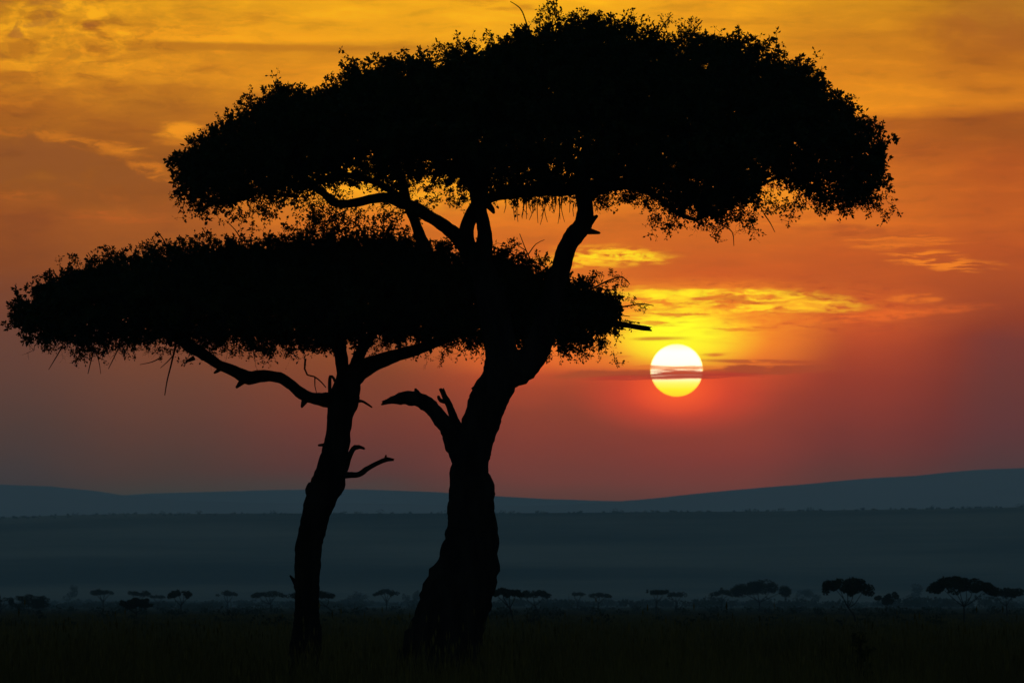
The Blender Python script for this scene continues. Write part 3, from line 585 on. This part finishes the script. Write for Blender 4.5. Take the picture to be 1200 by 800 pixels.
def grass():
    rng = np.random.default_rng(3); mb = MB()
    bands = [(50, 100, 4200, 1.1), (100, 210, 5000, 1.7), (210, 460, 3900, 3.0), (460, 1000, 2600, 6.0)]
    for y0, y1, n, wid in bands:
        y = np.sqrt(rng.uniform(y0 ** 2, y1 ** 2, n)); hwid = 0.125 * y + 7; x = rng.uniform(-1, 1, n) * hwid
        den = 0.5 + 0.5 * np.sin(x * 0.9 + np.sin(y * 0.13) * 2) * np.sin(y * 0.21 + x * 0.17)
        tall = rng.uniform(0.62, 1.08, n) * (0.78 + 0.36 * den) * np.interp(y, [60, 85, 128, 160, 320, 700], [1.0, 1.22, 1.22, 1.0, 0.8, 0.5])
        k = 13; N = n * k
        bx = np.repeat(x, k) + rng.normal(0, 0.16 * wid ** .5, N); by = np.repeat(y, k) + rng.normal(0, 0.16 * wid ** .5, N); hh = np.repeat(tall, k) * rng.uniform(0.6, 1.2, N)
        seed = rng.random(N) < 0.07; hh = np.where(seed, hh * 1.3, hh)
        a = rng.uniform(0, 2 * PI, N); lean = rng.uniform(0.05, 0.42, N) * hh; w = rng.uniform(0.005, 0.011, N) * wid ** 0.8
        dx, dy = np.cos(a), np.sin(a); z0 = gz(bx, by) - 0.02
        px_, py_ = -dy * w, dx * w
        b0 = np.stack([bx - px_, by - py_, z0], -1); b1 = np.stack([bx + px_, by + py_, z0], -1)
        mx, my, mz = bx + dx * lean * 0.35, by + dy * lean * 0.35, z0 + hh * 0.6
        m0 = np.stack([mx - px_ * .8, my - py_ * .8, mz], -1); m1 = np.stack([mx + px_ * .8, my + py_ * .8, mz], -1)
        t = np.stack([bx + dx * lean, by + dy * lean, z0 + hh], -1)
        V = np.stack([b0, b1, m1, m0, t], 1); i = np.arange(N)[:, None] * 5
        mb.add(V, i + np.array([[0, 1, 2, 3]])); mb.f.append(i + np.array([[3, 2, 4]]) + (mb.n - N * 5)); mb.mi.append(np.zeros(N, int))
        # seed heads on the tallest stalks
        s = np.where(seed)[0]; hs = t[s]; ww = 0.016 * wid ** .6; e = np.stack([dx[s], dy[s], np.zeros(len(s))], -1) * ww
        up = np.array([0, 0, 0.075 * wid ** .4]); V = np.stack([hs - up, hs + e, hs + up, hs - e], 1); mb.add(V, np.arange(len(s) * 4).reshape(-1, 4))
    o = mb.build('dry_grass', M_GRASS); o['kind'] = 'stuff'; o['label'] = 'tall dry savanna grass around the acacia trunks'; o['category'] = 'grass'
grass()

# ------------------------------------------------------------------ trees out on the plain
def dist_for(base_py): return 2.0 / ((base_py - 708.0) / F)
def leaf_cloud(mb, centres, radii, n, size, rng, mi=0):
    k = rng.integers(0, len(centres), n); u = rng.normal(0, 1, (n, 3)); u /= np.linalg.norm(u, axis=1)[:, None]; u *= rng.uniform(0.35, 1.0, n)[:, None] ** 0.6
    p = centres[k] + u * radii[k]; a = rng.normal(0, 1, (n, 3)); a /= np.linalg.norm(a, axis=1)[:, None]; b = np.cross(a, rng.normal(0, 1, (n, 3))); b /= np.linalg.norm(b, axis=1)[:, None]
    s = size * rng.uniform(0.6, 1.3, n)[:, None]
    mb.add(np.stack([p - a * s, p + b * s * .6, p + a * s, p - b * s * .6], 1), np.arange(n * 4).reshape(-1, 4), mi)

def plain_tree(x0, x1, yt, yb, base, label, stem=None, shape='umbrella', Y=None, seed=0, name='acacia_tree', forks=4, n=900, bend=0.0, top=None):
    """crown between photo columns x0..x1 and rows yt..yb, foot at row base"""
    rng = np.random.default_rng(100 + seed); Y = Y or dist_for(base); m = Y / F; xc = (x0 + x1) / 2; sx = xc if stem is None else stem
    bpt = P(sx, base, Y); z0 = float(gz(bpt[0], Y)); o = np.array([bpt[0], Y, z0])
    root = empty(name, tuple(o), label, 'tree', 'trees out on the plain')
    hw = (x1 - x0) / 2 * m; zt = P(xc, yt, Y)[2] - z0; zb = P(xc, yb, Y)[2] - z0; cx = (xc - sx) * m; H = zt - zb
    cs, rs = [], []; q = max(14, int(40 * hw / max(H, .5) / 2))
    for i in range(q):
        r = math.sqrt(rng.random()) * 0.92; a = rng.uniform(0, 2 * PI); u, v = r * math.cos(a), r * math.sin(a); edge = 1 - r ** 2.2
        if shape == 'umbrella': z = zb + H * (0.30 + 0.52 * edge * rng.uniform(0.6, 1.0)); ry = H * rng.uniform(0.16, 0.26)
        elif shape == 'flat': z = zb + H * (0.5 + rng.uniform(-.12, .22)); ry = H * rng.uniform(0.20, 0.30)
        elif shape == 'round': z = zb + H * (0.5 + (rng.random() - .5) * 0.8 * math.sqrt(max(edge, .05))); ry = H * rng.uniform(0.14, 0.22)
        elif shape == 'cone': z = zb + H * rng.uniform(0.05, 0.9) ** 1.2; kk = 1 - (z - zb) / H; u *= kk; v *= kk; ry = H * 0.12
        else:                       # layered: two or three shelves
            z = zb + H * rng.uniform(0.12, 0.9); kk = 0.72 + 0.28 * math.cos((z - zb) / H * 9.0); u = u * kk + rng.normal(0, .05); v *= kk; ry = H * rng.uniform(0.07, 0.13)
        if top is not None:          # uneven skyline: rows of the outline across the crown
            z = zb + (z - zb) * np.interp(u, [-1, -.5, 0, .5, 1], top)
        cs.append([cx + u * hw, v * hw * .8, z]); w_ = hw * (rng.uniform(0.2, 0.34) if shape in ('round', 'layered') else rng.uniform(0.24, 0.42) if shape == 'cone' else rng.uniform(0.13, 0.26)); rs.append([w_, w_, ry])
    cs, rs = np.array(cs), np.array(rs); mb = MB()
    leaf_cloud(mb, cs, rs, int(n * 1.7), max(0.16, 0.78 * m), rng)
    tb = MB(); fz = zb + (H * 0.15) - (zb + H * .15) * 0.42; r0 = max(0.12, 1.0 * m) * (0.8 if forks else 1)
    fork = np.array([bend * m + cx * 0.3, 0, fz]); tube(tb, [[0, 0, -0.25], [bend * m * .3, 0, fz * .45], fork], [r0 * 1.35, r0, r0 * .9], 8, 0.4, 0.08, rng)
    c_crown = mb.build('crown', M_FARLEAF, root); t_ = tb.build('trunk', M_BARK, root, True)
    for k in range(forks):
        j = int(np.argmin(np.abs(cs[:, 0] - (cx + hw * np.linspace(-.62, .62, forks)[k])) + 0.2 * np.abs(cs[:, 1]))); e = cs[j]; mid = fork * .5 + e * .5 + np.array([0, 0, -0.06 * H]) + rng.normal(0, .08 * H, 3)
        lb = MB(); tube(lb, [fork - [0, 0, r0 * .5], mid, e], [r0 * .7, r0 * .5, r0 * .22], 6, 0.4, 0.08, rng); lb.build('limb', M_BARK, root, True)
    return root

T = plain_tree
T(-10, 19, 696.5, 712, 719, 'dark bushy crown cut by the picture edge, beside the low wide bush tree', 0, 'round', seed=1, n=700)
T(12, 58, 696.5, 715, 719, 'low wide dark bush tree with a domed crown hiding its trunk', 34, 'round', seed=2, n=2200, forks=3)
T(70, 100, 682, 712, 713, 'faint misty cone of a tree just beyond the low wide bush tree', 84, 'cone', Y=4200, seed=3, n=900, forks=0, name='misty_tree')
T(104, 136, 689, 699.5, 715, 'small umbrella tree on one thin clear stem beside the misty cone tree', 121, 'umbrella', seed=4, forks=4)
T(149, 177, 691, 700, 715, 'hazy flat crown showing just above a darker low round tree', 164, 'flat', seed=5, forks=3, n=700)
T(142, 176, 699.5, 714, 726, 'dark low round tree on a short trunk below the hazy flat crown', 160, 'round', seed=6, n=1500, forks=3)
T(176, 194, 696, 702, 714, 'tiny pale flat crown bridging towards the domed umbrella tree', 185, 'flat', seed=7, forks=2, n=500)
T(195, 229, 690, 703.5, 720, 'domed umbrella tree on a straight trunk with a tiny flat crown touching it', 212, 'umbrella', seed=8, n=1400, forks=4)
T(254, 279, 691, 700.5, 714, 'small pale umbrella tree standing alone, next to the two-lobed umbrella tree', 267, 'umbrella', seed=9, forks=3, n=800)
T(294, 334, 689.5, 702, 716, 'umbrella tree with a notched two-lobed top', 318, 'umbrella', seed=10, n=1300, forks=4, top=[.8, .85, .72, 1.05, .8])
T(336, 396, 690.5, 704, 721, 'umbrella tree mostly hidden behind the slim curved acacia trunk', 389, 'umbrella', seed=11, n=1800, forks=3)
T(398, 436, 692, 711, 713, 'faint misty low bush beside the tree hidden by the slim acacia trunk', 417, 'round', Y=4200, seed=12, n=800, forks=0, name='misty_tree', top=[.6, .8, 1, .8, .6])
T(438, 469, 689, 700.5, 715, 'neat lens-shaped umbrella tree alone between the two large acacia trunks', 453, 'umbrella', seed=13, n=1200, forks=4)
T(469, 494, 688, 709, 712.5, 'faint misty upright tree beside the foot of the thick leaning trunk', 481, 'round', Y=4300, seed=14, n=800, forks=0, name='misty_tree')
T(572, 613, 688.5, 702, 728, 'fork-stemmed umbrella tree coming out from behind the thick leaning trunk', 601, 'umbrella', seed=15, n=1800, forks=4, bend=-1)
T(606, 646, 690, 702.5, 720, 'umbrella tree with a bent stem touching the fork-stemmed umbrella tree', 631, 'umbrella', seed=16, n=1500, forks=3, bend=-3, top=[.9, 1.05, .85, 1, .9])
T(668, 686, 692.5, 699.5, 714, 'smallest umbrella tree, a narrow crown on a thick short stem', 677, 'umbrella', seed=17, n=600, forks=2)
T(688, 717, 693.5, 702, 715, 'small ragged umbrella tree with a thin stem next to the smallest umbrella tree', 701, 'umbrella', seed=18, n=800, forks=3)
T(757, 784, 689.5, 698.5, 717, 'flat-topped tree, the darker of a touching pair under the sun', 769, 'flat', seed=19, n=1000, forks=3)
T(781, 806, 691.5, 701.5, 714.5, 'flat-topped tree, the fainter of a touching pair under the sun', 793, 'flat', seed=20, n=800, forks=3)
T(831, 861, 689, 699.5, 715, 'small peaked umbrella tree joining the broad two-tiered crown', 846, 'umbrella', seed=21, n=900, forks=3, top=[.5, .7, 1.1, .7, .6])
T(852, 928, 677, 700.5, 715, 'broad two-tiered tree with a tall box-like middle and low spreading shoulders', 890, 'flat', seed=22, n=6000, forks=5, top=[.42, .75, 1.15, 1.0, .42], Y=1650)
T(928, 962, 687, 708, 712.5, 'faint bluish mound of a tree between the two-tiered tree and the open-crowned tree', 944, 'round', Y=4300, seed=23, n=800, forks=0, name='misty_tree')
T(961, 1023, 673, 701.5, 728, 'open-crowned ragged tree on a kinked thin forked stem', 1003, 'flat', seed=24, n=2600, forks=5, bend=-6, top=[1.0, 1.15, .85, .95, .75])
T(1025, 1052, 692.5, 707.5, 720, 'small dark round-headed tree between the open-crowned tree and the largest plain tree', 1039, 'round', seed=25, n=1500, forks=2)
T(1055, 1092, 683, 708, 712.5, 'faint bluish peak of a tree behind the largest plain tree', 1076, 'cone', Y=4400, seed=26, n=900, forks=0, name='misty_tree')
T(1087, 1171, 673, 700.5, 727, 'largest plain tree, a wide dark crown on several splayed stems', 1130, 'umbrella', seed=27, n=4200, forks=6, top=[.8, 1.12, .95, 1.0, .62])
T(1158, 1199, 687.5, 702.5, 722, 'flat low tree tucked against the largest plain tree at the picture edge', 1180, 'flat', seed=28, n=1600, forks=3)

# dark sapling standing in the near grass
def sapling():
    Y = 120.0; b = P(1009, 812, Y); root = empty('sapling', (b[0], Y, 0), 'dark leafy sapling standing alone in the near grass below the open-crowned tree', 'shrub'); rng = np.random.default_rng(55)
    m = Y / F; mb = MB(); tb = MB(); tube(tb, [[0, 0, -0.1], [0.02, 0, 0.45], [-0.02, 0, 0.95], [0.02, 0, 1.4]], [0.03, 0.025, 0.018, 0.008], 7, 0.1, 0.08, rng); tb.build('stem', M_BARK, root, True)
    n = 60; a = rng.uniform(0, 2 * PI, n); h = rng.uniform(0.45, 1.3, n); r = 0.19 * np.sin(np.clip((h - .35) / 1.1, 0, 1) * PI) * rng.uniform(.2, 1, n)
    place_sprigs(mb, TEMPS, np.stack([r * np.cos(a), r * np.sin(a), h], -1), np.stack([np.cos(a), np.sin(a), np.full(n, .8)], -1), rng.uniform(.25, .4, n), rng); mb.build('foliage', [M_LEAF, M_BARK], root)
sapling()

# far woodland that reads as one mass in the mist
def woodland():
    rng = np.random.default_rng(9); mb = MB(); n = 620
    y = rng.uniform(2700, 5600, n); x = rng.uniform(-1, 1, n) * (0.12 * y + 60); h = rng.uniform(3.0, 6.5, n) * (0.6 + 0.6 * (np.sin(x * .008 + y * .002) * .5 + .5)); w = rng.uniform(4.0, 9.0, n)
    for i in range(n):
        z = float(gz(x[i], y[i])); leaf_cloud(mb, np.array([[x[i], y[i], z + h[i] * .62], [x[i] + w[i] * .4, y[i], z + h[i] * .5], [x[i] - w[i] * .35, y[i], z + h[i] * .48]]), np.array([[w[i] * .6, w[i] * .6, h[i] * .36]] * 3), 70, 1.0, rng)
    o = mb.build('woodland', M_FARLEAF); o['kind'] = 'stuff'; o['label'] = 'misty belt of low woodland at the far edge of the plain'; o['category'] = 'woodland'
woodland()

def scrub():
    rng = np.random.default_rng(21); mb = MB(); n = 420
    y = rng.uniform(480, 2600, n); x = rng.uniform(-1, 1, n) * (0.11 * y + 10); h = rng.uniform(0.7, 2.2, n) * np.interp(y, [480, 1200], [0.6, 1.0])
    for i in range(n):
        z = float(gz(x[i], y[i])); w = h[i] * rng.uniform(.7, 1.6)
        leaf_cloud(mb, np.array([[x[i], y[i], z + h[i] * .45], [x[i] + w * .5, y[i], z + h[i] * .35]]), np.array([[w * .6, w * .6, h[i] * .5], [w * .5, w * .5, h[i] * .4]]), 36, 0.14 + y[i] * 1.1e-4, rng)
    o = mb.build('scrub', M_FARLEAF); o['kind'] = 'stuff'; o['label'] = 'low scattered scrub between the trees of the plain'; o['category'] = 'scrub'
scrub()

# ------------------------------------------------------------------ hills
def ridge(profile, Y): xs_ = np.array([(p[0] - 600) / F for p in profile]); zs = np.array([P(600, p[1], Y)[2] for p in profile]); return xs_, zs
def fbm(x, s, seed): return sum(np.sin(x * s * 2.1 ** k + seed * (k + 1) * 1.7) / 1.8 ** k for k in range(5)) / 2.2
def hills(name, profile, Y0, Yc, Y1, half, rough, m, seed):
    xs_, zs = ridge(profile, Yc); xg = np.linspace(-half, half, 700); yg = np.concatenate([np.linspace(Y0, Yc, 34), np.linspace(Yc, Y1, 8)[1:]])
    def zf(X, Yy):
        crest = np.interp(X / Yc, xs_, zs) + rough * fbm(X, 14.0 / Yc * 3, seed) + rough * .5 * fbm(X, 60.0 / Yc * 3, seed + 3)
        t = np.clip((Yy - Y0) / (Yc - Y0), 0, 1); f = (t * t * (3 - 2 * t)) * .55 + t * .45
        f = f * (1 + 0.10 * np.sin(X * 9 / Yc + t * 5 + seed) * t * (1 - t) * 3); back = np.clip((Yy - Yc) / (Y1 - Yc), 0, 1)
        return -0.6 + (crest + 0.6) * f * (1 - .35 * back)
    return sheet(name, xg, yg, zf, m), zf
_, near_z = hills('hill', [(-900, 622), (-300, 612), (0, 606), (60, 604), (150, 602), (300, 601.5), (600, 601), (900, 598.5), (1100, 596), (1200, 594), (1600, 592), (2200, 600)], 6400, 8000, 9500, 5200, 0.35, M_HILL, 2)
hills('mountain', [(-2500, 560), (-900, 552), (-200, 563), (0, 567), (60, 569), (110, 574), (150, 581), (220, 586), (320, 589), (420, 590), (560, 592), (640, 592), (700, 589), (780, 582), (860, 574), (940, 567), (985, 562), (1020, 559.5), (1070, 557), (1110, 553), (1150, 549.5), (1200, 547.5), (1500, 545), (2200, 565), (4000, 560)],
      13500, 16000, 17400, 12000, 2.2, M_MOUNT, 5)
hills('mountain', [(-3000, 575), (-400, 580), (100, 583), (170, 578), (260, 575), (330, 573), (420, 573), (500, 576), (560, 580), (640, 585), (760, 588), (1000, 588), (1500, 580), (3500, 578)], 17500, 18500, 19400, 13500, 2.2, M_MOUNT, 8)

# ragged trees along the crest of the near hill
def crest_trees():
    rng = np.random.default_rng(12); mb = MB(); n = 420; x = rng.uniform(-1100, 1100, n); y = rng.uniform(7900, 8060, n)
    for i in range(n):
        z = float(near_z(np.array([x[i]]), np.array([y[i]]))[0]); big = rng.random() < .12; h = rng.uniform(3.5, 6) if big else rng.uniform(1.2, 3.0); w = h * rng.uniform(.7, 1.5)
        leaf_cloud(mb, np.array([[x[i], y[i], z + h * .5]]), np.array([[w, w, h * .5]]), 30, 0.9, rng)
    o = mb.build('hilltop_trees', M_FARLEAF); o['kind'] = 'stuff'; o['label'] = 'ragged line of tiny trees along the hill crest'; o['category'] = 'woodland'
crest_trees()

# ------------------------------------------------------------------ the sun, and the cloud in front of it (both beyond the air)
T_SUN = math.exp(-SIGMA * BOX_TOP / math.tan(se))
def through(c): return tuple(max(0.0, (v - (1 - T_SUN) * a) / T_SUN) for v, a in zip(c, AIR))
def sun_ball():
    D = 62000.0; r = D * 31.0 / F * 1.0; n, k = 96, 48; mb = MB(); th = np.linspace(0, PI, k); ph = np.linspace(0, 2 * PI, n, endpoint=False)
    V = np.stack([np.outer(np.sin(th), np.cos(ph)), np.outer(np.sin(th), np.sin(ph)), np.outer(np.cos(th), np.ones(n))], -1) * r
    i = np.arange(k * n).reshape(k, n); mb.add(V, np.stack([i[:-1], i[1:], np.roll(i[1:], -1, 1), np.roll(i[:-1], -1, 1)], -1).reshape(-1, 4))
    def f(g):
        tc = g.node('ShaderNodeTexCoord'); sp = g.node('ShaderNodeSeparateXYZ'); g.l.new(tc.outputs['Object'], sp.inputs[0])
        h = g.add(g.mul(g.div(sp.outputs[2], r), 0.5), 0.5)
        # the light reddens and dims downwards through the thicker air (half of it from each side of the ball)
        q = lambda *v: tuple(k / T_SUN for k in v)
        c = g.ramp(h, [(0.0, q(0.25, 0.62, 0.0)), (0.14, q(0.4, 0.80, 0.0)), (0.26, q(0.6, 0.88, 0.12)), (0.34, q(0.7, 0.92, 0.5)), (0.5, q(0.8, 0.9, 0.6)), (0.62, q(0.9, 1.0, 0.88)), (0.85, q(1.0, 1.0, 0.92)), (1.0, q(0.8, 0.9, 0.5))], 'LINEAR')
        lw = g.node('ShaderNodeLayerWeight'); lw.inputs[0].default_value = 0.5
        c = g.mix(g.ss(lw.outputs['Facing'], 0.62, 0.95), c, g.mix(1.0, c, (0.75, 0.62, 0.12), 'MULTIPLY'))
        e = g.node('ShaderNodeEmission'); g.l.new(c, e.inputs[0]); e.inputs[1].default_value = 0.5
        t = g.node('ShaderNodeBsdfTransparent'); a = g.node('ShaderNodeAddShader'); g.l.new(e.outputs[0], a.inputs[0]); g.l.new(t.outputs[0], a.inputs[1])
        o = g.node('ShaderNodeOutputMaterial'); g.l.new(a.outputs[0], o.inputs[0])
    m = mat('sunlight', f); m.cycles.emission_sampling = 'NONE'
    o = mb.build('sun', m, None, True); o.location = CAM + SUN_DIR * D
    o['label'] = 'round glowing setting sun low over the hills'; o['category'] = 'sun'
sun_ball()

def cloud_band(px, py, hx, hy, tilt, colour, dens, seed, label, Y=47000.0):
    """a long flat streak of cloud, rounded in section, edges torn by noise"""
    rng = np.random.default_rng(seed); m = Y / F; n, k = 160, 20; mb = MB(); s = np.linspace(-1, 1, n); a = np.linspace(0, 2 * PI, k, endpoint=False)
    prof = np.clip(1 - np.abs(s) ** 2.2, 0.01, 1) ** .7; prof = prof * (0.9 + .14 * np.sin(s * 6 + seed) + .08 * np.sin(s * 15 + 2 * seed))
    mid = 0.16 * hy * (np.sin(s * 4 + seed) + .5 * np.sin(s * 11 + 1.3 * seed))
    V = np.stack([np.repeat((s * hx * m)[:, None], k, 1), np.outer(prof, np.sin(a)) * hx * m * .5, np.outer(prof, np.cos(a)) * hy * m + mid[:, None] * m - (tilt * s * hx * m)[:, None]], -1)
    i = np.arange(n * k).reshape(n, k); mb.add(V, np.stack([i[:-1], np.roll(i[:-1], -1, 1), np.roll(i[1:], -1, 1), i[1:]], -1).reshape(-1, 4))
    for e in (0, n - 1): mb.add(np.vstack([V[e], V[e].mean(0)]), np.stack([np.arange(k), np.roll(np.arange(k), -1), np.full(k, k)], -1))
    def f(g):
        tc = g.node('ShaderNodeTexCoord'); mp = g.node('ShaderNodeMapping'); g.l.new(tc.outputs['Object'], mp.inputs[0]); mp.inputs['Scale'].default_value = (0.016 / m, 0.001 / m, 0.34 / m); mp.inputs['Location'].default_value = (seed * 3.1, 0, 0)
        nz = g.noise(mp.outputs[0], 1.0, 4, 0.55, 0.2); lw = g.node('ShaderNodeLayerWeight'); lw.inputs[0].default_value = 0.5
        face = g.ss(lw.outputs['Facing'], 0.97, 0.55); sp = g.node('ShaderNodeSeparateXYZ'); g.l.new(tc.outputs['Object'], sp.inputs[0])
        ends = g.ss(g.m('ABSOLUTE', g.div(sp.outputs[0], hx * m)), 1.0, 0.45)
        al = g.mul(g.mul(g.ss(nz, 0.36, 0.50), face), g.mul(ends, dens))
        e = g.node('ShaderNodeEmission'); e.inputs[0].default_value = through(lin(colour)) + (1,)
        t = g.node('ShaderNodeBsdfTransparent'); mx = g.node('ShaderNodeMixShader'); g.put(mx.inputs[0], al); g.l.new(t.outputs[0], mx.inputs[1]); g.l.new(e.outputs[0], mx.inputs[2])
        o = g.node('ShaderNodeOutputMaterial'); g.l.new(mx.outputs[0], o.inputs[0])
    mt = mat('thin_cloud', f); mt.cycles.emission_sampling = 'NONE'
    o = mb.build('cloud', mt, None, True); o.location = P(px, py, Y); o['label'] = label; o['category'] = 'cloud'; o['group'] = 'cloud bands across the sun'
cloud_band(792, 440.5, 125, 5.6, -0.02, (178, 62, 8), 0.97, 1, 'thicker brown cloud band across the lower middle of the sun')
cloud_band(784, 430.5, 66, 3.4, 0.0, (226, 120, 0), 0.75, 4, 'thin orange cloud streak across the sun just above the thicker band', 46500.0)

cloud_band(800, 435.5, 70, 2.4, 0.0, (196, 78, 4), 0.85, 9, 'thin broken cloud shred lying along the top edge of the thicker band', 46000.0)

# ------------------------------------------------------------------ haze over the whole plain
def haze():
    x, y0, y1, z0, z1 = 22000.0, -9800.0, BOX_FAR, -1.8, BOX_TOP
    V = [(-x, y0, z0), (x, y0, z0), (x, y1, z0), (-x, y1, z0), (-x, y0, z1), (x, y0, z1), (x, y1, z1), (-x, y1, z1)]
    mb = MB(); mb.add(V, [[0, 3, 2, 1], [4, 5, 6, 7], [0, 1, 5, 4], [1, 2, 6, 5], [2, 3, 7, 6], [3, 0, 4, 7]])
    def f(g):
        p = g.node('ShaderNodeVolumePrincipled'); p.inputs['Color'].default_value = (0.60, 0.96, 0.98, 1); p.inputs['Density'].default_value = SIGMA; p.inputs['Anisotropy'].default_value = 0.0
        o = g.node('ShaderNodeOutputMaterial'); g.l.new(p.outputs[0], o.inputs['Volume'])
    o = mb.build('haze', mat('evening_haze', f)); o['kind'] = 'stuff'; o['label'] = 'blue evening haze lying over the plain'; o['category'] = 'haze'
haze()
